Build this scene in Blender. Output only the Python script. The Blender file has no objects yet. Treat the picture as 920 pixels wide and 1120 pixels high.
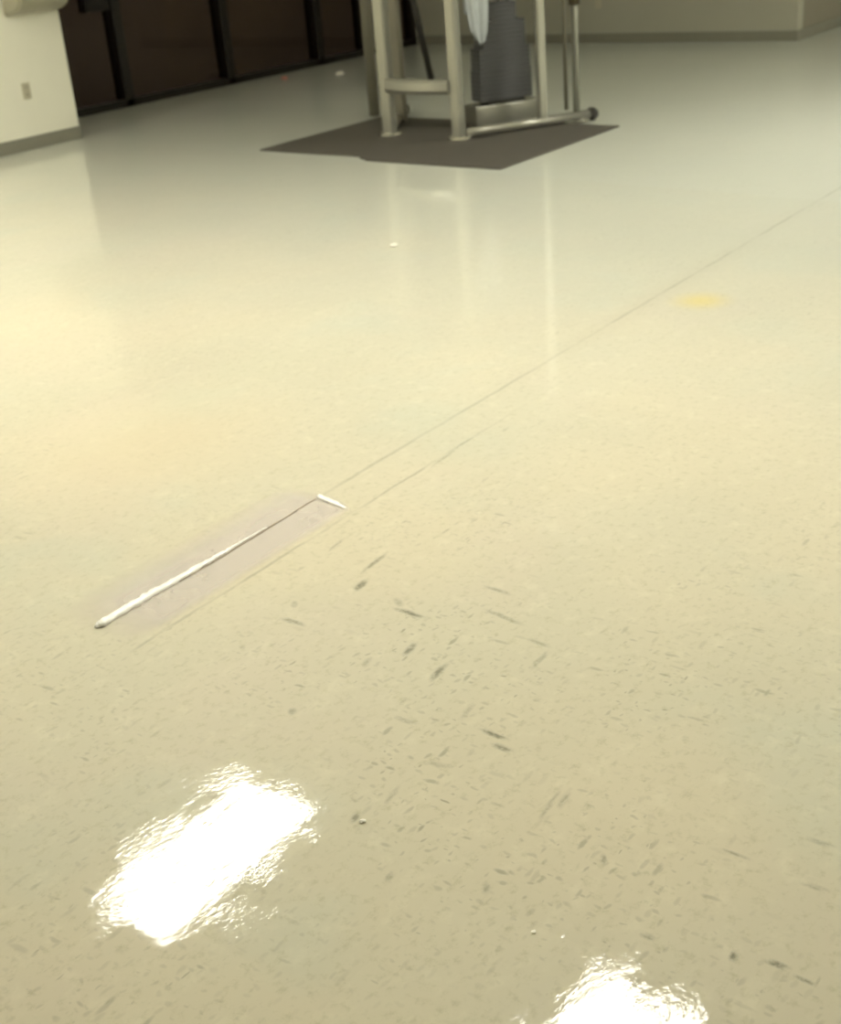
import bpy, bmesh, math, random
from mathutils import Vector, Matrix, noise
random.seed(4)
C = bpy.context.scene.collection

# ------------------------------------------------------------------ materials
def new_mat(name):
    m = bpy.data.materials.new(name); m.use_nodes = True
    nt = m.node_tree
    return m, nt, nt.nodes['Principled BSDF']

def setp(b, **k):
    for a, v in k.items():
        b.inputs[a.replace('_', ' ')].default_value = v

def simple(name, col, rough=.5, metal=0, noise=.12, scale=8., bump=0., spec=.5):
    m, nt, b = new_mat(name)
    setp(b, Roughness=rough, Metallic=metal)
    b.inputs['Specular IOR Level'].default_value = spec
    tc = nt.nodes.new('ShaderNodeTexCoord')
    n = nt.nodes.new('ShaderNodeTexNoise'); n.inputs['Scale'].default_value = scale; n.inputs['Detail'].default_value = 5
    nt.links.new(tc.outputs['Object'], n.inputs['Vector'])
    r = nt.nodes.new('ShaderNodeMix'); r.data_type = 'RGBA'
    r.inputs[6].default_value = tuple(c*(1-noise) for c in col) + (1,)
    r.inputs[7].default_value = tuple(min(1, c*(1+noise)) for c in col) + (1,)
    nt.links.new(n.outputs['Fac'], r.inputs[0]); nt.links.new(r.outputs[2], b.inputs['Base Color'])
    if bump:
        n2 = nt.nodes.new('ShaderNodeTexNoise'); n2.inputs['Scale'].default_value = scale*12
        nt.links.new(tc.outputs['Object'], n2.inputs['Vector'])
        bp = nt.nodes.new('ShaderNodeBump'); bp.inputs['Strength'].default_value = bump; bp.inputs['Distance'].default_value = .004
        nt.links.new(n2.outputs['Fac'], bp.inputs['Height']); nt.links.new(bp.outputs['Normal'], b.inputs['Normal'])
    return m

def emit(name, col, s):
    m, nt, b = new_mat(name)
    setp(b, Base_Color=(.8, .8, .8, 1), Emission_Color=col + (1,), Emission_Strength=s, Roughness=.4)
    return m

SEAM_Y = 2.27
def floor_material():
    m, nt, b = new_mat('waxed_vinyl_tile'); N = nt.nodes; L = nt.links.new
    geo = N.new('ShaderNodeNewGeometry'); P = geo.outputs['Position']
    sep = N.new('ShaderNodeSeparateXYZ'); L(P, sep.inputs[0]); X, Y = sep.outputs[0], sep.outputs[1]
    def mth(op, a, b_=None, c=None, clamp=False):
        n = N.new('ShaderNodeMath'); n.operation = op; n.use_clamp = clamp
        for i, v in enumerate((a, b_, c)):
            if v is None: continue
            if isinstance(v, (int, float)): n.inputs[i].default_value = v
            else: L(v, n.inputs[i])
        return n.outputs[0]
    def mix(fac, a, c, mode='MIX'):
        n = N.new('ShaderNodeMix'); n.data_type = 'RGBA'; n.blend_type = mode
        for i, v in ((0, fac), (6, a), (7, c)):
            if isinstance(v, tuple): n.inputs[i].default_value = v + (1,)
            elif isinstance(v, (int, float)): n.inputs[i].default_value = v
            else: L(v, n.inputs[i])
        return n.outputs[2]
    def nz(vec, scale, detail=3, rough=.5, dist=0):
        n = N.new('ShaderNodeTexNoise'); n.inputs['Scale'].default_value = scale
        n.inputs['Detail'].default_value = detail; n.inputs['Roughness'].default_value = rough; n.inputs['Distortion'].default_value = dist
        L(vec, n.inputs['Vector']); return n.outputs['Fac']
    def mapping(scale, rot=0, loc=(0, 0, 0)):
        n = N.new('ShaderNodeMapping'); n.inputs['Scale'].default_value = scale
        n.inputs['Rotation'].default_value = (0, 0, rot); n.inputs['Location'].default_value = loc
        L(P, n.inputs['Vector']); return n.outputs[0]
    def ramp(v, a, c, lo=0., hi=1.):
        n = N.new('ShaderNodeMapRange'); n.interpolation_type = 'SMOOTHSTEP'
        n.inputs['From Min'].default_value = a; n.inputs['From Max'].default_value = c
        n.inputs['To Min'].default_value = lo; n.inputs['To Max'].default_value = hi
        L(v, n.inputs['Value']); return n.outputs[0]
    # base cream with slow drifts towards yellow, pink-orange and grey-green
    col = mix(ramp(nz(mapping((1, 1, 1), 0, (3, 1, 0)), .9, 2), .38, .66), FLOOR_A, FLOOR_B)
    col = mix(ramp(nz(mapping((1, 1, 1), 0, (9, 4, 0)), 1.3, 3), .5, .72, 0, .55), col, FLOOR_PINK)
    col = mix(ramp(nz(mapping((1, 1, 1), 0, (1, 14, 0)), 1.6, 3), .52, .74, 0, .55), col, FLOOR_GREEN)
    # each one-foot tile a touch lighter or darker
    sn = N.new('ShaderNodeVectorMath'); sn.operation = 'SNAP'; L(mapping((1, 1, 1), 0, (-.11, -SEAM_Y, 0)), sn.inputs[0]); sn.inputs[1].default_value = (.3048, .3048, 10)
    wn = N.new('ShaderNodeTexWhiteNoise'); L(sn.outputs[0], wn.inputs['Vector'])
    col = mix(mth('MULTIPLY', wn.outputs['Value'], .07), col, (.40, .37, .26))
    # fine mottling of the chips
    col = mix(ramp(nz(mapping((1, 1, 1)), 42, 6, .7), .5, .72, 0, .52), col, FLOOR_MOTTLE)
    col = mix(ramp(nz(mapping((1, 1, 1), 0, (5, 5, 0)), 16, 5, .65), .5, .75, 0, .25), col, (.80, .76, .60))
    # dirt-filled flecks, two orientations
    def flecks(scale, sx, sy, rot, loc, size, gate):
        v = N.new('ShaderNodeTexVoronoi'); v.voronoi_dimensions = '2D'; v.inputs['Scale'].default_value = scale
        mp = N.new('ShaderNodeMapping'); mp.inputs['Scale'].default_value = (sx, sy, 1); mp.inputs['Location'].default_value = loc
        ro = N.new('ShaderNodeMapping'); ro.inputs['Rotation'].default_value = (0, 0, rot)
        L(P, ro.inputs['Vector']); L(ro.outputs[0], mp.inputs['Vector'])
        wob = N.new('ShaderNodeTexNoise'); wob.inputs['Scale'].default_value = 30; L(P, wob.inputs['Vector'])
        ad = N.new('ShaderNodeMix'); ad.data_type = 'VECTOR'; ad.inputs[0].default_value = .03
        L(mp.outputs[0], ad.inputs[4]); L(wob.outputs['Color'], ad.inputs[5])
        L(ad.outputs[1], v.inputs['Vector'])
        cs = N.new('ShaderNodeSeparateColor'); L(v.outputs['Color'], cs.inputs[0])
        on = mth('GREATER_THAN', cs.outputs[0], gate)
        sz = mth('MULTIPLY', mth('ADD', cs.outputs[1], .35), size)
        d = mth('DIVIDE', v.outputs['Distance'], sz)
        return mth('MULTIPLY', mth('MULTIPLY', ramp(d, 1, .3), on), mth('ADD', mth('MULTIPLY', cs.outputs[2], .6), .25))
    def blob(cx, cy, r):
        dx = mth('SUBTRACT', X, cx); dy = mth('SUBTRACT', Y, cy)
        return ramp(mth('SQRT', mth('ADD', mth('MULTIPLY', dx, dx), mth('MULTIPLY', dy, dy))), r, 0)
    patch = mth('MULTIPLY', ramp(nz(mapping((1, 1, 1), 0, (2, 7, 0)), 2.2, 2), .42, .6, .25, 1), mth('ADD', mth('MULTIPLY', blob(1.75, 1.3, 1.5), .8), .35))
    f1 = flecks(9, 1, 3.2, -.03, (0, 0, 0), .17, .76)
    f2 = flecks(9, 3.0, 1, -.04, (4, 2, 0), .17, .78)
    f3 = flecks(22, 1, 2.2, .12, (1, 8, 0), .24, .40)
    f4 = flecks(26, 1.9, 1, .1, (7, 3, 0), .24, .40)
    fl = mth('MAXIMUM', mth('MAXIMUM', f1, f2), mth('MULTIPLY', mth('MAXIMUM', f3, f4), .6))
    fl = mth('MULTIPLY', fl, patch)
    at = N.new('ShaderNodeAttribute'); at.attribute_name = 'scuff'; prev = at.outputs['Fac']
    wobble = ramp(nz(mapping((1, 1, 1)), 90, 3, .7), .3, .6, .45, 1)
    marks = mth('MAXIMUM', mth('MULTIPLY', fl, FLECK), mth('MULTIPLY', prev, wobble))
    # joints in the sheet: dark, broken lines
    jit = mth('MULTIPLY', mth('SUBTRACT', nz(mapping((1, 1, 1)), 9, 3), .5), .016)
    def seam(y0, w, x0, x1, brk, k):
        d = mth('ABSOLUTE', mth('ADD', mth('SUBTRACT', Y, y0), jit))
        s = ramp(d, w, w*.25)
        s = mth('MULTIPLY', s, ramp(nz(mapping((1, .2, 1), 0, (y0, 0, 0)), brk, 3), .36, .58, .25, 1))
        s = mth('MULTIPLY', s, mth('MULTIPLY', ramp(X, x0, x0+.06), ramp(X, x1+.15, x1)))
        return mth('MULTIPLY', s, k)
    marks = mth('MAXIMUM', marks, seam(SEAM_Y, .011, 2.35, 40, 2.5, .24))
    marks = mth('MAXIMUM', marks, seam(2.115, .008, 1.58, 3.2, 6, .32))
    wide = ramp(mth('ABSOLUTE', mth('SUBTRACT', Y, SEAM_Y)), .10, .0, 0, .22)
    col = mix(mth('MULTIPLY', wide, ramp(X, 3.0, 5.0)), col, (.42, .37, .26))
    # cross joint far away: floor turns a little greyer beyond it
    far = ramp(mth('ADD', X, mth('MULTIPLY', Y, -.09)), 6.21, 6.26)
    col = mix(ramp(X, 2.8, 7.0, 0, .75), col, FLOOR_FAR)  # brighter, cooler far light put into the tint, rising with distance
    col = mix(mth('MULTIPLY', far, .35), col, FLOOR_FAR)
    # yellow wax stain near the seam
    col = mix(mth('MULTIPLY', blob(4.62, 2.08, .16), .7), col, (.74, .62, .22))
    col = mix(mth('MULTIPLY', blob(2.55, 3.05, .7), .5), col, (.70, .60, .42))
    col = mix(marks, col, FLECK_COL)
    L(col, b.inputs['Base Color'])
    # wax film: mirror-like, with brush ripples and dull spots
    h1 = nz(mapping((1, 1, 1)), 26, 2, .5)
    h2 = nz(mapping((1, 1.6, 1), .5), 60, 3, .55)
    h3 = nz(mapping((1, 1, 1), 0, (2, 2, 0)), 5, 2)
    rough_zone = ramp(nz(mapping((1, 1.6, 1), .6), 6, 2), .42, .62, .18, 1)
    h2 = mth('MULTIPLY', h2, rough_zone)
    hh = mth('ADD', mth('MULTIPLY', h1, WAVE[0]), mth('ADD', mth('MULTIPLY', h2, WAVE[1]), mth('MULTIPLY', h3, WAVE[2])))
    bp = N.new('ShaderNodeBump'); bp.inputs['Strength'].default_value = 1; bp.inputs['Distance'].default_value = 1
    L(hh, bp.inputs['Height'])
    setp(b, Roughness=.42, Coat_Weight=COAT, Coat_IOR=1.45)
    b.inputs['Specular IOR Level'].default_value = .08
    L(ramp(nz(mapping((1, 2, 1), .5), 34, 4, .7), .50, .80, .006, .08), b.inputs['Coat Roughness'])
    L(bp.outputs[0], b.inputs['Coat Normal'])
    return m

FLOOR_A = (.60, .57, .445); FLOOR_B = (.64, .59, .45); FLOOR_PINK = (.63, .57, .46); FLOOR_GREEN = (.56, .575, .47)
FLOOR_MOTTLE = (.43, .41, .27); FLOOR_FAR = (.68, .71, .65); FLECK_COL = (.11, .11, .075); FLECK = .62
WAVE = (.00010, .00034, .00006); COAT = .8
SCUFFS = [(2.217, 1.877, 5, .07, .009, .6), (2.104, 1.833, 10, .035, .014, .8), (2.05, 1.645, -93, .055, .010, .75),
          (2.14, 1.44, -98, .07, .009, .5), (2.24, 1.52, -93, .05, .009, .45), (2.08, 1.31, -96, .04, .008, .4), (2.02, 1.27, 5, .05, .008, .4),
          (1.873, 1.437, 8, .045, .011, .7), (1.919, 1.549, 5, .035, .011, .7), (1.885, 1.867, -88, .045, .010, .6), (1.95, 1.92, 40, .02, .010, .4),
          (1.739, 1.209, -93, .04, .008, .8), (1.71, 1.17, -88, .03, .009, .7), (2.08, 1.70, 60, .03, .012, .35), (1.83, 1.60, 20, .03, .01, .3),
          (1.69, 1.39, -78, .03, .009, .35), (1.60, 1.25, -78, .03, .009, .35), (1.78, 1.30, 10, .04, .007, .3), (1.60, 1.0, 8, .07, .005, .4), (1.63, .985, 8, .03, .008, .45),
          (1.449, .507, -78, .022, .006, .85), (1.43, .57, 20, .012, .007, .8), (1.44, .46, -83, .02, .005, .7), (1.64, .52, -83, .03, .005, .45),
          (1.524, .847, 30, .016, .007, .55), (1.394, 1.29, 20, .018, .010, .6), (1.48, 1.27, 12, .04, .006, .35), (2.25, 2.03, 8, .05, .006, .45),
          (1.36, .98, 30, .014, .007, .5), (1.30, 1.14, 15, .014, .007, .45), (1.65, .66, -88, .03, .005, .5), (2.7, .55, 20, .04, .012, .5), (1.40, .70, -78, .015, .006, .6),
          (2.86, 2.105, 5, .10, .008, .35), (1.60, 1.62, 60, .014, .012, .5), (1.75, .55, -88, .03, .006, .4)]

def glass_mat():
    m, nt, b = new_mat('dark_night_glass')
    setp(b, Base_Color=(.55, .50, .46, 1), Roughness=.03, Transmission_Weight=1, IOR=1.2)
    out = nt.nodes['Material Output']
    tr = nt.nodes.new('ShaderNodeBsdfTransparent'); tr.inputs[0].default_value = (.55, .5, .46, 1)
    gl = nt.nodes.new('ShaderNodeBsdfGlossy'); gl.inputs['Roughness'].default_value = .04; gl.inputs[0].default_value = (.8, .72, .65, 1)
    fr = nt.nodes.new('ShaderNodeFresnel'); fr.inputs[0].default_value = 1.45
    n = nt.nodes.new('ShaderNodeTexNoise'); n.inputs['Scale'].default_value = 1.5
    ml = nt.nodes.new('ShaderNodeMath'); ml.operation = 'MULTIPLY'
    nt.links.new(fr.outputs[0], ml.inputs[0]); nt.links.new(n.outputs['Fac'], ml.inputs[1])
    mx = nt.nodes.new('ShaderNodeMixShader')
    nt.links.new(ml.outputs[0], mx.inputs[0]); nt.links.new(tr.outputs[0], mx.inputs[1]); nt.links.new(gl.outputs[0], mx.inputs[2])
    nt.links.new(mx.outputs[0], out.inputs[0])
    return m

def film_mat():
    m, nt, b = new_mat('lilac_film'); N = nt.nodes; L = nt.links.new
    setp(b, Base_Color=(.82, .755, .725, 1), Roughness=.25)
    tc = N.new('ShaderNodeTexCoord'); n = N.new('ShaderNodeTexNoise'); n.inputs['Scale'].default_value = 7; n.inputs['Detail'].default_value = 4
    L(tc.outputs['Object'], n.inputs['Vector'])
    sp = N.new('ShaderNodeSeparateXYZ'); L(tc.outputs['Generated'], sp.inputs[0])
    def mr(v, a, c, hi=1.):
        q = N.new('ShaderNodeMapRange'); q.interpolation_type = 'SMOOTHSTEP'; q.inputs['From Min'].default_value = a; q.inputs['From Max'].default_value = c
        q.inputs['To Max'].default_value = hi; L(v, q.inputs['Value']); return q.outputs[0]
    def mul(a, c):
        q = N.new('ShaderNodeMath'); q.operation = 'MULTIPLY'; L(a, q.inputs[0]); L(c, q.inputs[1]); return q.outputs[0]
    a = mul(mul(mr(sp.outputs[1], 0, .15), mr(sp.outputs[1], 1, .55)), mul(mr(sp.outputs[0], 0, .2), mr(sp.outputs[0], 1, .9)))
    a = mul(a, mr(n.outputs['Fac'], -.6, .6, .36))
    L(a, b.inputs['Alpha'])
    return m

M = {}
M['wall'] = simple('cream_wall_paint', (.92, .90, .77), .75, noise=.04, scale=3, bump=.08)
M['wall_back'] = simple('shaded_wall_paint', (.43, .415, .335), .75, noise=.04, scale=3, bump=.08)  # the unlit back wall's shade is put into this darker tone
M['wall_dim'] = simple('darkened_wall_paint', (.27, .245, .19), .75, noise=.04, scale=3, bump=.08)  # side wall's shade in the colour; rear wall darkened to cut bounce light
M['base'] = simple('grey_vinyl_cove', (.24, .232, .185), .45, noise=.06)
M['ceiling'] = simple('ceiling_tile', (.86, .85, .78), .9, noise=.05, scale=40, bump=.2)
M['plate'] = simple('ivory_plastic', (.52, .49, .37), .4, noise=.03)
M['slot'] = simple('dark_slot', (.03, .028, .02), .6)
M['unit'] = simple('beige_enamel', (.36, .34, .25), .35, noise=.05)
M['mullion'] = simple('black_bronze_aluminium', (.010, .007, .005), .35, metal=.3)
M['glass'] = glass_mat()
M['asphalt'] = simple('asphalt', (.22, .18, .15), .9, noise=.4, scale=20)
M['mat'] = simple('brown_rubber', (.098, .089, .076), .75, noise=.18, scale=60, bump=.4, spec=.3)
M['silver'] = simple('silver_powder_coat', (.37, .365, .315), .26, metal=.55, noise=.05)
M['silver_dark'] = simple('grey_powder_coat', (.19, .175, .135), .4, metal=.25, noise=.05)
M['chrome'] = simple('bright_steel', (.62, .60, .53), .22, metal=.85, noise=.04)
M['black'] = simple('black_rubber', (.018, .016, .012), .5)
M['steel'] = simple('blue_grey_iron', (.082, .082, .086), .5, noise=.10, scale=12)
M['towel'] = simple('pale_blue_cotton', (.42, .45, .46), .95, noise=.10, scale=30, bump=.5)
M['bronze'] = simple('brown_grip', (.06, .045, .02), .6)
M['film'] = film_mat()
M['bead'] = simple('white_seam_glint', (.99, .98, .94), .3, noise=.01, scale=30, spec=1.0)  # glint of the lifted seam, painted as near-white colour
M['thread'] = simple('joint_dirt', (.26, .21, .15), .6, noise=.3, scale=40)
M['trim_white'] = simple('white_light_frame', (.75, .75, .72), .5, noise=.02)
M['red_speck'] = simple('pinkish_red_speck', (.70, .33, .26), .6, noise=.05)
M['chip'] = simple('white_speck', (.90, .88, .80), .6, noise=.03)

# ------------------------------------------------------------------ mesh helpers
def finish(name, bm, mat, parent=None, smooth=False):
    me = bpy.data.meshes.new(name)
    bmesh.ops.recalc_face_normals(bm, faces=bm.faces[:])
    bm.to_mesh(me); bm.free()
    me.materials.append(mat)
    if smooth:
        for p in me.polygons: p.use_smooth = True
    o = bpy.data.objects.new(name, me); C.objects.link(o)
    if parent: o.parent = parent
    return o

def bx(bm, lo, hi, rz=0, pivot=None, bevel=0, seg=2):
    lo = Vector(lo); hi = Vector(hi)
    r = bmesh.ops.create_cube(bm, size=1)
    vs = r['verts']
    for v in vs:
        v.co = Vector(((lo.x+hi.x)/2 + v.co.x*(hi.x-lo.x), (lo.y+hi.y)/2 + v.co.y*(hi.y-lo.y), (lo.z+hi.z)/2 + v.co.z*(hi.z-lo.z)))
    if bevel:
        es = list({e for v in vs for e in v.link_edges})
        rb = bmesh.ops.bevel(bm, geom=es, offset=bevel, segments=seg, affect='EDGES', profile=.5)
        vs = list({v for f in rb['faces'] for v in f.verts} | {v for v in vs if v.is_valid})
    if rz:
        p = Vector(pivot) if pivot else (lo+hi)/2
        bmesh.ops.rotate(bm, verts=vs, cent=p, matrix=Matrix.Rotation(rz, 3, 'Z'))
    return vs

def bar(bm, a, b, w, h, bevel=.006, up=Vector((0, 0, 1))):
    """rectangular bar from a to b; w across, h along 'up'"""
    a = Vector(a); b = Vector(b); d = (b-a); n = d.length; d.normalize()
    if abs(d.dot(up)) > .95: up = Vector((1, 0, 0))
    s = d.cross(up).normalized(); u = s.cross(d).normalized()
    vs = bx(bm, (-w/2, -h/2, 0), (w/2, h/2, n), bevel=bevel)
    R = Matrix((s, u, d)).transposed()
    for v in vs: v.co = R @ v.co + a

def tube(bm, pts, r, n=16, cap=True, radii=None):
    pts = [Vector(p) for p in pts]; rings = []
    up = Vector((.13, .2, 1)).normalized()
    for i, p in enumerate(pts):
        d = (pts[min(i+1, len(pts)-1)] - pts[max(i-1, 0)]).normalized()
        u = up if abs(d.dot(up)) < .95 else Vector((1, .1, 0))
        s = d.cross(u).normalized(); t = s.cross(d).normalized()
        rr = radii[i] if radii else r
        rings.append([bm.verts.new(p + rr*(math.cos(2*math.pi*k/n)*s + math.sin(2*math.pi*k/n)*t)) for k in range(n)])
    for a, b in zip(rings, rings[1:]):
        for k in range(n): bm.faces.new((a[k], a[(k+1) % n], b[(k+1) % n], b[k]))
    if cap:
        bm.faces.new(rings[0][::-1]); bm.faces.new(rings[-1])

def prism(bm, poly, z0, z1, bevel=0):
    a = [bm.verts.new((x, y, z0)) for x, y in poly]; b = [bm.verts.new((x, y, z1)) for x, y in poly]
    n = len(poly)
    bm.faces.new(a[::-1]); top = bm.faces.new(b)
    for i in range(n): bm.faces.new((a[i], a[(i+1) % n], b[(i+1) % n], b[i]))
    if bevel: bmesh.ops.bevel(bm, geom=list(top.edges), offset=bevel, segments=2, affect='EDGES')

def struct(name, lo, hi, mat, bevel=0):
    bm = bmesh.new(); bx(bm, lo, hi, bevel=bevel)
    o = finish(name, bm, mat); o['kind'] = 'structure'; return o

def empty(name, loc, label, cat, group=None):
    o = bpy.data.objects.new(name, None); C.objects.link(o); o.location = loc; o.empty_display_size = .1
    tag(o, label, cat, group); return o

def tag(o, label, cat, group=None):
    o['label'] = label; o['category'] = cat
    if group: o['group'] = group

def part(name, bm, mat, parent, smooth=False):
    """mesh written in world coordinates, hung on parent (an Empty at an unrotated location)"""
    p = parent; off = Vector((0, 0, 0))
    while p is not None: off += p.location; p = p.parent
    for v in bm.verts: v.co -= off
    return finish(name, bm, mat, parent, smooth)

# ------------------------------------------------------------------ the room
H = 3.05
LW, WW, BW, SW = 8.63, 9.72, 13.18, 4.96     # left wall, window wall, back wall, side wall planes
X0, Y0, XE = -4.0, -5.0, 18.0
def make_floor():
    # slab whose top is a fine grid where the scuffs are; each vertex stores how scuffed the wax is there
    st = .006
    xs = [X0-.2, -1, .5] + [1.2 + st*i for i in range(int(1.75/st))] + [4, 7, 11, XE+.2]
    ys = [Y0-.2, -2] + [.35 + st*i for i in range(int(1.85/st))] + [4, 7, WW+.12]
    nx, ny = len(xs), len(ys)
    vs = [(x, y, 0) for x in xs for y in ys]
    fs = [(i*ny+j, (i+1)*ny+j, (i+1)*ny+j+1, i*ny+j+1) for i in range(nx-1) for j in range(ny-1)]
    b0 = len(vs); cs = [(xs[0], ys[0]), (xs[-1], ys[0]), (xs[-1], ys[-1]), (xs[0], ys[-1])]
    vs += [(x, y, -.12) for x, y in cs]
    fs.append((b0+3, b0+2, b0+1, b0))
    fs.append(tuple([b0, b0+1] + [i*ny for i in range(nx-1, -1, -1)]))
    fs.append(tuple([b0+2, b0+3] + [i*ny+ny-1 for i in range(nx)]))
    fs.append(tuple([b0+3, b0] + [j for j in range(ny)]))
    fs.append(tuple([b0+1, b0+2] + [(nx-1)*ny+j for j in range(ny-1, -1, -1)]))
    me = bpy.data.meshes.new('floor'); me.from_pydata(vs, [], fs); me.update()
    at = me.attributes.new('scuff', 'FLOAT', 'POINT'); val = [0.]*len(vs)
    for (cx, cy, a, l, w, k) in SCUFFS:
        ca, sa = math.cos(math.radians(a)), math.sin(math.radians(a)); R = max(l, w)*1.25
        i0 = [i for i, x in enumerate(xs) if abs(x-cx) < R]; j0 = [j for j, y in enumerate(ys) if abs(y-cy) < R]
        for i in i0:
            for j in j0:
                dx, dy = xs[i]-cx, ys[j]-cy; u, v = dx*ca+dy*sa, -dx*sa+dy*ca
                v += .4*w*noise.noise(Vector((u*40, cx*9, 0)))
                d = math.hypot(u/l, v/w); m = max(0, min(1, (1.1-d)/.8)); m = m*m*(3-2*m)
                val[i*ny+j] = max(val[i*ny+j], m*k)
    at.data.foreach_set('value', val)
    me.materials.append(floor_material())
    o = bpy.data.objects.new('floor', me); C.objects.link(o); o['kind'] = 'structure'
make_floor()
struct('ceiling', (X0-.2, Y0-.2, H), (XE+.2, WW+.2, H+.12), M['ceiling'])
struct('wall_left', (X0, LW, 0), (7.05, LW+.16, H), M['wall'])
struct('wall_recess', (6.93, LW+.16, 0), (7.05, WW, H), M['wall'])
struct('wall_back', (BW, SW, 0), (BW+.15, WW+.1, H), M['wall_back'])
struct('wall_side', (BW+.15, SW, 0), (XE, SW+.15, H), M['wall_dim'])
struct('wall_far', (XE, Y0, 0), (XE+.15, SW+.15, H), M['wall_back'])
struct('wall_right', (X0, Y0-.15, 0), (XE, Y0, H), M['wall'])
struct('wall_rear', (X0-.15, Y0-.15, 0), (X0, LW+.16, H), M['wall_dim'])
def cove(name, lo, hi): return struct(name, lo, hi, M['base'], bevel=.003)
cove('baseboard_left', (X0, LW-.008, 0), (7.058, LW, .10))
cove('baseboard_recess', (7.05, LW-.008, 0), (7.058, WW-.06, .10))
cove('baseboard_back', (BW-.008, SW-.008, 0), (BW, WW-.06, .10))
cove('baseboard_side', (BW, SW-.008, 0), (XE, SW, .10))

# storefront glazing: dark frame with one pane per bay
bm = bmesh.new()
WX0, WX1, WT = 7.06, BW, 2.75
posts = [7.06, 8.50, 9.90, 11.34, 12.16, 13.12]
for i, x in enumerate(posts):
    w = .06 if i in (0, 4, 5) else .11
    bx(bm, (x, WW-.06, 0), (x+w, WW+.08, WT), bevel=.004)
bx(bm, (WX0, WW-.06, 0), (WX1, WW+.08, .07), bevel=.004)
bx(bm, (WX0, WW-.06, WT-.07), (WX1, WW+.08, WT), bevel=.004)
bx(bm, (8.22, WW-.045, .86), (8.50, WW+.06, 1.0), bevel=.004)     # push bar rail of the door bay
wf = finish('window_1', bm, M['mullion']); wf['kind'] = 'structure'
for i in range(5):
    bm = bmesh.new(); bx(bm, (posts[i]+.05, WW+.005, .05), (posts[i+1]+.03, WW+.011, WT-.04))
    finish('pane', bm, M['glass'], wf)
struct('trim_1', (WX0, WW-.06, WT), (WX1, WW+.1, H), M['wall'])

# the dark world outside the glass
struct('ground', (2, WW+.12, -.14), (26, 34, -.02), M['asphalt'])

# ------------------------------------------------------------------ wall fittings
def outlet(c, axis, label):
    t = empty('wall_outlet', c, label, 'outlet', None)
    x, y, z = c; bm = bmesh.new()
    def b3(w0, w1, z0, z1, d0, d1, bev):
        if axis == 'Y': bx(bm, (x+w0, y-d1, z+z0), (x+w1, y-d0, z+z1), bevel=bev)
        else: bx(bm, (x-d1, y+w0, z+z0), (x-d0, y+w1, z+z1), bevel=bev)
    b3(-.037, .037, -.06, .06, 0, .006, .0025); part('cover_plate', bm, M['plate'], t)
    for s in (-1, 1):
        bm = bmesh.new(); b3(-.017, .017, s*.026-.014, s*.026+.014, .006, .009, .003); so = part('socket', bm, M['plate'], t)
        bm = bmesh.new(); b3(-.008, -.004, s*.026-.006, s*.026+.006, .009, .0096, 0); b3(.004, .008, s*.026-.006, s*.026+.006, .009, .0096, 0)
        part('slot', bm, M['slot'], so)
outlet((6.60, LW, .437), 'Y', 'small beige outlet plate on the bright left wall')
outlet((BW, 7.19, .42), 'X', 'faint beige outlet plate on the shadowed back wall behind the machine')

# wall-hung unit with rounded underside at top left (only its bottom shows)
t = empty('drinking_fountain', (6.77, LW, .98), 'beige wall-mounted unit with rounded underside, cut off at top left corner', 'wall unit')
bm = bmesh.new(); n = 14; rows = []
for k in range(n+1):                      # side profile: flat back, curved belly
    a = k/n*math.pi/2
    rows.append((.22*math.sin(a), .985 + .11*(1-math.cos(a))))
prof = [(-.003, .985)] + rows + [(.23, 1.30), (-.003, 1.30)]
L_, R_ = [], []
for d, z in prof:
    L_.append(bm.verts.new((6.53, LW-d, z))); R_.append(bm.verts.new((7.02, LW-d, z)))
for i in range(len(prof)):
    j = (i+1) % len(prof)
    if (L_[i].co - L_[j].co).length > 1e-5: bm.faces.new((L_[i], L_[j], R_[j], R_[i]))
bm.faces.new(L_[::-1]); bm.faces.new(R_)
bmesh.ops.remove_doubles(bm, verts=bm.verts[:], dist=1e-5)
bmesh.ops.bevel(bm, geom=[e for e in bm.edges if e.calc_face_angle(0) > .6 and abs(e.verts[0].co.x-e.verts[1].co.x) < .01], offset=.02, segments=3, affect='EDGES')
part('body', bm, M['unit'], t)
bm = bmesh.new(); bx(bm, (6.55, LW-.21, 1.30), (7.0, LW-.02, 1.315), bevel=.006); part('basin_top', bm, M['chrome'], t)
bm = bmesh.new(); tube(bm, [(6.66, LW-.07, 1.31), (6.66, LW-.07, 1.36), (6.67, LW-.09, 1.385), (6.68, LW-.12, 1.38)], .012); part('spout', bm, M['chrome'], t, True)

# ------------------------------------------------------------------ ceiling lights
def light_panel(x, y, label, on=True):
    t = empty('ceiling_light', (x, y, H), label, 'light', 'recessed ceiling light panels')
    bm = bmesh.new(); a, b = .61, .305
    bx(bm, (x-a, y-b, H-.018), (x-a+.025, y+b, H)); bx(bm, (x+a-.025, y-b, H-.018), (x+a, y+b, H))
    bx(bm, (x-a+.025, y-b, H-.018), (x+a-.025, y-b+.025, H)); bx(bm, (x-a+.025, y+b-.025, H-.018), (x+a-.025, y+b, H))
    part('frame', bm, M['trim_white'], t)
    bm = bmesh.new(); bx(bm, (x-a+.025, y-b+.025, H-.010), (x+a-.025, y+b-.025, H-.002))
    part('diffuser', bm, M['diff'], t)
M['diff'] = emit('light_diffuser', (1.0, .97, .85), 33.0)
light_panel(3.55, 4.40, 'lit ceiling panel mirrored in the glossy floor at lower left')
light_panel(3.36, 1.97, 'lit ceiling panel mirrored at the bottom edge of the floor')
LB = 'unseen ceiling panel added to brighten the far floor and left wall'
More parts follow.
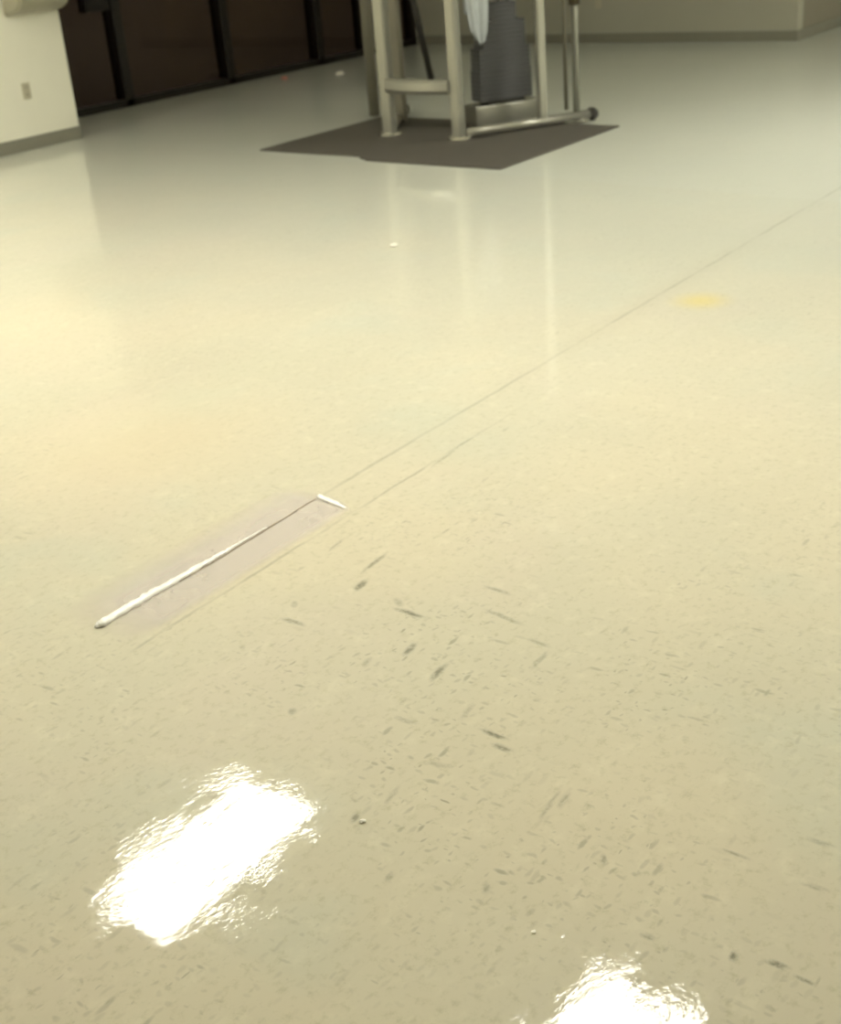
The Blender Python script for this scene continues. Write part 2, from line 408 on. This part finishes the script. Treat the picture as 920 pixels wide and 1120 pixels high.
for (x, y) in ((2.95, 7.5), (.5, 7.5), (8.4, 1.75), (8.4, -.6), (8.4, -3.05), (12.8, -3.05), (12.8, -.6)):  # unseen panels, added to lift the light on far floor and left wall
    light_panel(x, y, LB)

# ------------------------------------------------------------------ rubber mat
bm = bmesh.new()
poly = [(6.92, 6.54), (6.895, 6.10), (6.90, 5.72), (6.885, 5.58), (6.83, 5.55), (6.815, 5.50), (6.775, 5.46), (6.765, 5.30), (6.75, 4.90), (6.735, 4.37),
        (7.5, 4.365), (8.27, 4.36), (8.31, 5.4), (8.33, 6.52), (7.6, 6.53)]
prism(bm, poly, 0, .012, .003)
mt = finish('rubber_mat', bm, M['mat']); tag(mt, 'dark brown rubber floor mat with a notched front edge under the exercise machine', 'mat')
MZ = .0122

# ------------------------------------------------------------------ exercise machine
mc = empty('exercise_machine', (7.95, 5.5, MZ), 'silver-framed weight-stack exercise machine standing on the brown rubber mat', 'exercise machine')
FL, FR = Vector((7.60, 5.87, 0)), Vector((7.55, 5.23, 0))
dR = Vector((.864, -.503, 0)); dL = Vector((.864, .503, 0))
TOP = 2.12
def disc(c, r, h, name, mat, par):
    bm = bmesh.new(); tube(bm, [(c.x, c.y, MZ), (c.x, c.y, MZ+h*.5), (c.x, c.y, MZ+h)], r, 28, radii=[r, r, r*.85]); return part(name, bm, mat, par, False)
def post(name, p, w, d, mat, z0=MZ, z1=TOP, rz=0, bevel=.012):
    bm = bmesh.new(); bx(bm, (p.x-d/2, p.y-w/2, z0), (p.x+d/2, p.y+w/2, z1), rz=rz, bevel=bevel, seg=3)
    return part(name, bm, mat, mc)
f1 = post('front_post', FL, .092, .075, M['silver']); disc(FL, .085, .022, 'foot_plate', M['chrome'], f1)
f2 = post('front_post', FR, .078, .075, M['silver']); disc(FR, .085, .022, 'foot_plate', M['chrome'], f2)
# bowed cross bar between the front posts
bm = bmesh.new(); nseg = 14; ring = []
for i in range(nseg+1):
    u = i/nseg; y = FL.y - .03 + (FR.y - FL.y + .06)*u; xx = FL.x + (FR.x-FL.x)*u - .045*math.sin(math.pi*u) - .01
    ring.append((xx, y))
for i, (x, y) in enumerate(ring):
    pass
def sect(x, y): return [(x+.05, .325), (x+.055, .40), (x+.035, .418), (x-.030, .418), (x-.05, .40), (x-.055, .345), (x-.035, .318), (x+.03, .312)]
rs = [[bm.verts.new((px, y, z)) for px, z in sect(x, y)] for x, y in ring]
for a, b in zip(rs, rs[1:]):
    for k in range(8): bm.faces.new((a[k], a[(k+1) % 8], b[(k+1) % 8], b[k]))
bm.faces.new(rs[0][::-1]); bm.faces.new(rs[-1])
cb = part('cross_bar', bm, M['silver'], mc)
# right base rail with rubber end, tube
r0, r1 = FR + Vector((.04, -.03, .05)), FR + dR*1.06 + Vector((0, 0, .05))
bm = bmesh.new(); tube(bm, [r0, r1], .034, 20); rail = part('base_rail', bm, M['silver'], mc, True)
bm = bmesh.new(); e0 = FR + dR*1.055 + Vector((0, 0, .05)); tube(bm, [e0, e0+dR*.03, e0+dR*.055], .047, 20, radii=[.047, .047, .03]); part('end_cap', bm, M['black'], rail, True)
bm = bmesh.new(); sdl = FR+dR*.98; bx(bm, (sdl.x-.05, sdl.y-.05, MZ), (sdl.x+.05, sdl.y+.05, .03), bevel=.004); part('foot_plate', bm, M['silver'], rail)
# left base rail, mirrored
l0, l1 = FL + Vector((.04, .03, .05)), FL + dL*.98 + Vector((0, 0, .05))
bm = bmesh.new(); tube(bm, [l0, l1], .034, 20); lrail = part('base_rail', bm, M['silver_dark'], mc, True)
bm = bmesh.new(); tube(bm, [l1, l1+dL*.03, l1+dL*.055], .047, 20, radii=[.047, .047, .03]); part('end_cap', bm, M['black'], lrail, True)
# posts on the right rail
p3 = FR + dR*.665
post('upright_post', p3, .055, .065, M['silver'], z0=.05, rz=-.53, bevel=.014)
p4 = FR + dR*.945
bm = bmesh.new(); tube(bm, [(p4.x, p4.y, .05), (p4.x, p4.y, TOP)], .024, 18); rp = part('upright_post', bm, M['silver'], mc, True)
bm = bmesh.new(); tube(bm, [(p4.x, p4.y, .80), (p4.x, p4.y, 1.35)], .040, 18); part('grip_sleeve', bm, M['bronze'], rp, True)
bm = bmesh.new(); q = p4 + Vector((-.05, .055, 0)); tube(bm, [(q.x, q.y, .10), (q.x, q.y, TOP)], .014, 12); part('guide_rod', bm, M['silver_dark'], mc, True)
# rear posts on the left
p5 = Vector((8.13, 6.16, 0)); post('rear_post', p5, .10, .06, M['silver_dark'], z0=MZ)
p6 = Vector((8.40, 6.63, 0)); bm = bmesh.new(); tube(bm, [(p6.x, p6.y, MZ), (p6.x, p6.y, TOP)], .045, 18); part('rear_post', bm, M['silver_dark'], mc, True)
# black slanting strut from cross bar up to the top frame
bm = bmesh.new(); tube(bm, [(7.59, 5.462, .41), (7.60, 5.82, 2.08)], .022, 14); part('strut', bm, M['black'], mc, True)
# top frame
bm = bmesh.new()
bar(bm, FL+Vector((0, .04, TOP-.03)), FR+Vector((0, -.04, TOP-.03)), .07, .06)
bar(bm, FR+Vector((0, 0, TOP-.03)), FR+dR*1.0+Vector((0, 0, TOP-.03)), .06, .06)
bar(bm, FL+Vector((0, 0, TOP-.03)), p5+Vector((0, 0, TOP-.03)), .06, .06)
bar(bm, p5+Vector((0, 0, TOP-.03)), p6+Vector((0, 0, TOP-.03)), .06, .06)
bar(bm, p5+Vector((0, 0, TOP-.03)), p4+Vector((0, 0, TOP-.03)), .06, .06)
tf = part('top_frame', bm, M['silver'], mc)
# weight stack on its pale base, parallel to the right rail
S = Vector((8.22, 5.29, 0)); rz = math.atan2(dR.y, dR.x)
bm = bmesh.new(); bx(bm, (S.x-.27, S.y-.11, .035), (S.x+.27, S.y+.11, .165), rz=rz, pivot=S, bevel=.006)
sb = part('stack_base', bm, M['silver'], mc)
for s in (-1, 1):
    bm = bmesh.new(); bx(bm, (S.x+s*.17-.04, S.y-.09, MZ), (S.x+s*.17+.04, S.y+.09, .035), rz=rz, pivot=S); part('base_foot', bm, M['black'], sb)
z = .19
bm = bmesh.new(); bx(bm, (S.x-.15, S.y-.07, .165), (S.x+.15, S.y+.07, .19), rz=rz, pivot=S, bevel=.004); part('stack_cushion', bm, M['black'], mc)
spec = [.42]*7 + [.405]*5 + [.345]*6 + [.21]*4
for i, w in enumerate(spec):
    bm = bmesh.new(); bx(bm, (S.x-w/2, S.y-.075, z), (S.x+w/2, S.y+.075, z+.0285), rz=rz, pivot=S, bevel=.003)
    part('weight_plate', bm, M['steel'], mc); z += .030
for s in (-1, 1):
    o_ = dR*(s*.075) + S; bm = bmesh.new(); tube(bm, [(o_.x, o_.y, .165), (o_.x, o_.y, TOP-.06)], .010, 12); part('guide_rod', bm, M['chrome'], mc, True)
bm = bmesh.new(); tube(bm, [(S.x, S.y, z), (S.x, S.y, TOP-.06)], .006, 10); part('cable', bm, M['black'], mc, True)
bm = bmesh.new(); a = S + Vector((0, 0, TOP-.03)); bar(bm, a - Vector((.33, -.19, 0)).normalized()*.28, a + Vector((.33, -.19, 0)).normalized()*.28, .06, .06); part('stack_bracket', bm, M['silver'], mc)
bm = bmesh.new(); bar(bm, a, (p3.x, p3.y, TOP-.03), .05, .05); part('stack_bracket', bm, M['silver'], mc)
# tie bar carrying the towel
bm = bmesh.new(); tube(bm, [FR+Vector((0, 0, 1.12)), p3+Vector((0, 0, 1.12))], .016, 14); part('tie_bar', bm, M['chrome'], mc, True)

# towel folded over the tie bar: pale blue, gathered to a point
bm = bmesh.new(); nu, nv = 22, 34; grid = []
cT = FR + dR*.175; nrm = Vector((-dR.y, dR.x, 0))           # away from the camera side
for j in range(nv+1):
    v = j/nv
    if v < .30: zz = .82 + (1.14-.82)*(v/.30); off = .022
    elif v < .38: a = (v-.30)/.08*math.pi; zz = 1.14 + .022*math.sin(a)*.6; off = .022*math.cos(a)
    else: zz = 1.14 - (1.14-.615)*((v-.38)/.62); off = -.022
    row = []
    for i in range(nu+1):
        u = i/nu - .5
        low = max(0, (1.14-zz)/(1.14-.615))
        wid = .19*(1-.52*low**2.2) if v > .34 else .17
        hang = (.055*abs(u*2)**1.5 + .05*max(0, -u)) * (1 if v > .9 else 0) * ((v-.9)/.1 if v > .9 else 0)
        fold = .010*math.sin(u*13+1.2) * min(1, low*2+.2)
        p = cT + dR*(u*wid + .02*low) + nrm*(off + fold*(1 if off < 0 else -.6)) + Vector((0, 0, zz + hang))
        row.append(bm.verts.new(p))
    grid.append(row)
for j in range(nv):
    for i in range(nu): bm.faces.new((grid[j][i], grid[j][i+1], grid[j+1][i+1], grid[j+1][i]))
tw = finish('towel', bm, M['towel'], None, True)
sm = tw.modifiers.new('thick', 'SOLIDIFY'); sm.thickness = .006; sm.offset = 0
tag(tw, 'pale blue-white cloth hanging inside the machine frame beside the weight stack', 'towel')

# ------------------------------------------------------------------ lifted seam with its patch of film
pt = empty('floor_patch', (2.05, SEAM_Y, 0), 'lilac-tinted patch along the floor seam with a bright glinting raised edge', 'floor patch')
bm = bmesh.new(); prism(bm, [(1.60, 2.12), (2.44, 2.13), (2.50, 2.27), (2.50, 2.40), (1.62, 2.45)], .0002, .0010); part('film', bm, M['film'], pt)
def bead(name, pts, rad, mat, lab=None):
    bm = bmesh.new(); out = []; rr = []
    for k in range(len(pts)-1):
        a, b = Vector(pts[k]), Vector(pts[k+1]); n_ = 10
        for i in range(n_ + (k == len(pts)-2)):
            f = i/n_; out.append(a.lerp(b, f) + Vector((random.uniform(-.001, .001), random.uniform(-.0018, .0018), 0)))
            rr.append((rad[k]*(1-f)+rad[k+1]*f) * random.uniform(.85, 1.15))
    tube(bm, out, .01, 12, radii=rr)
    for v in bm.verts: v.co.z = max(.0006, v.co.z*.75)
    o = part(name, bm, mat, pt, True)
    if lab: o['label'] = lab
bead('raised_edge', [(1.634, 2.272, .002), (1.645, 2.272, .003), (1.73, 2.273, .003), (1.86, 2.272, .002), (2.0, 2.271, .001), (2.10, 2.270, .0008), (2.24, 2.270, .0005)],
     [.006, .0135, .0145, .013, .010, .0055, .002], M['bead'], 'bright white glinting raised edge')
bead('raised_edge', [(2.462, 2.268, .002), (2.45, 2.21, .002), (2.437, 2.150, .001)], [.009, .010, .004], M['bead'], 'short white glinting end edge')
bead('seam_line', [(1.90, 2.258, 0), (2.05, 2.258, 0), (2.22, 2.262, 0), (2.45, 2.268, 0)], [.003, .0035, .0038, .003], M['thread'], 'dark dirt line in the seam')

# small white and pinkish-red specks on the floor
for (x, y, r, lab) in ((4.93, 3.843, .018, 'tiny white paper speck on the floor in front of the mat'),
                       (1.391, 1.270, .006, 'tiny white speck on the floor right of the mirrored ceiling light'),
                       (10.66, 8.82, .045, 'white scrap lying on the far floor near the dark windows, left of the machine'),
                       (10.31, 9.27, .040, 'pinkish-red scrap lying on the far floor at the foot of the dark windows'),
                       (1.315, .86, .004, 'tiny pale speck on the floor above the bottom light reflection')):
    bm = bmesh.new(); bmesh.ops.create_icosphere(bm, subdivisions=2, radius=r)
    for v in bm.verts:
        v.co *= random.uniform(.7, 1.15); v.co.z = v.co.z*.45 + r*.45; v.co.x += x; v.co.y += y
    mz = min(v.co.z for v in bm.verts)
    for v in bm.verts: v.co.z -= mz
    o = finish('floor_speck', bm, M['red_speck'] if 'pinkish-red' in lab else M['chip'], None, False); tag(o, lab, 'scrap' if 'scrap' in lab else 'speck')

# ------------------------------------------------------------------ world, camera, look
w = bpy.data.worlds.new('night'); bpy.context.scene.world = w; w.use_nodes = True
w.node_tree.nodes['Background'].inputs[0].default_value = (.15, .133, .118, 1)
w.node_tree.nodes['Background'].inputs[1].default_value = 1.0

cam = bpy.data.cameras.new('camera'); co = bpy.data.objects.new('camera', cam); C.objects.link(co)
Rw = ((0.58186341, -0.809772, -0.07552665), (-0.38732334, -0.19425358, -0.90124701), (0.71513328, 0.5536559, -0.42667264))
r_, d_, f_ = [Vector(v) for v in Rw]
mw = Matrix((r_, -d_, -f_)).transposed().to_4x4(); mw.translation = (0, 0, 1.5)
co.matrix_world = mw
cam.sensor_fit = 'AUTO'; cam.sensor_width = 36; cam.lens = 36*1399.44/1120
cam.clip_start = .05; cam.clip_end = 100
cam.dof.use_dof = True; cam.dof.focus_distance = 2.3; cam.dof.aperture_fstop = 5.2
sc = bpy.context.scene; sc.camera = co
sc.view_settings.view_transform = 'Standard'; sc.view_settings.look = 'None'
sc.view_settings.exposure = 0; sc.view_settings.gamma = 1
sc.cycles.max_bounces = 8
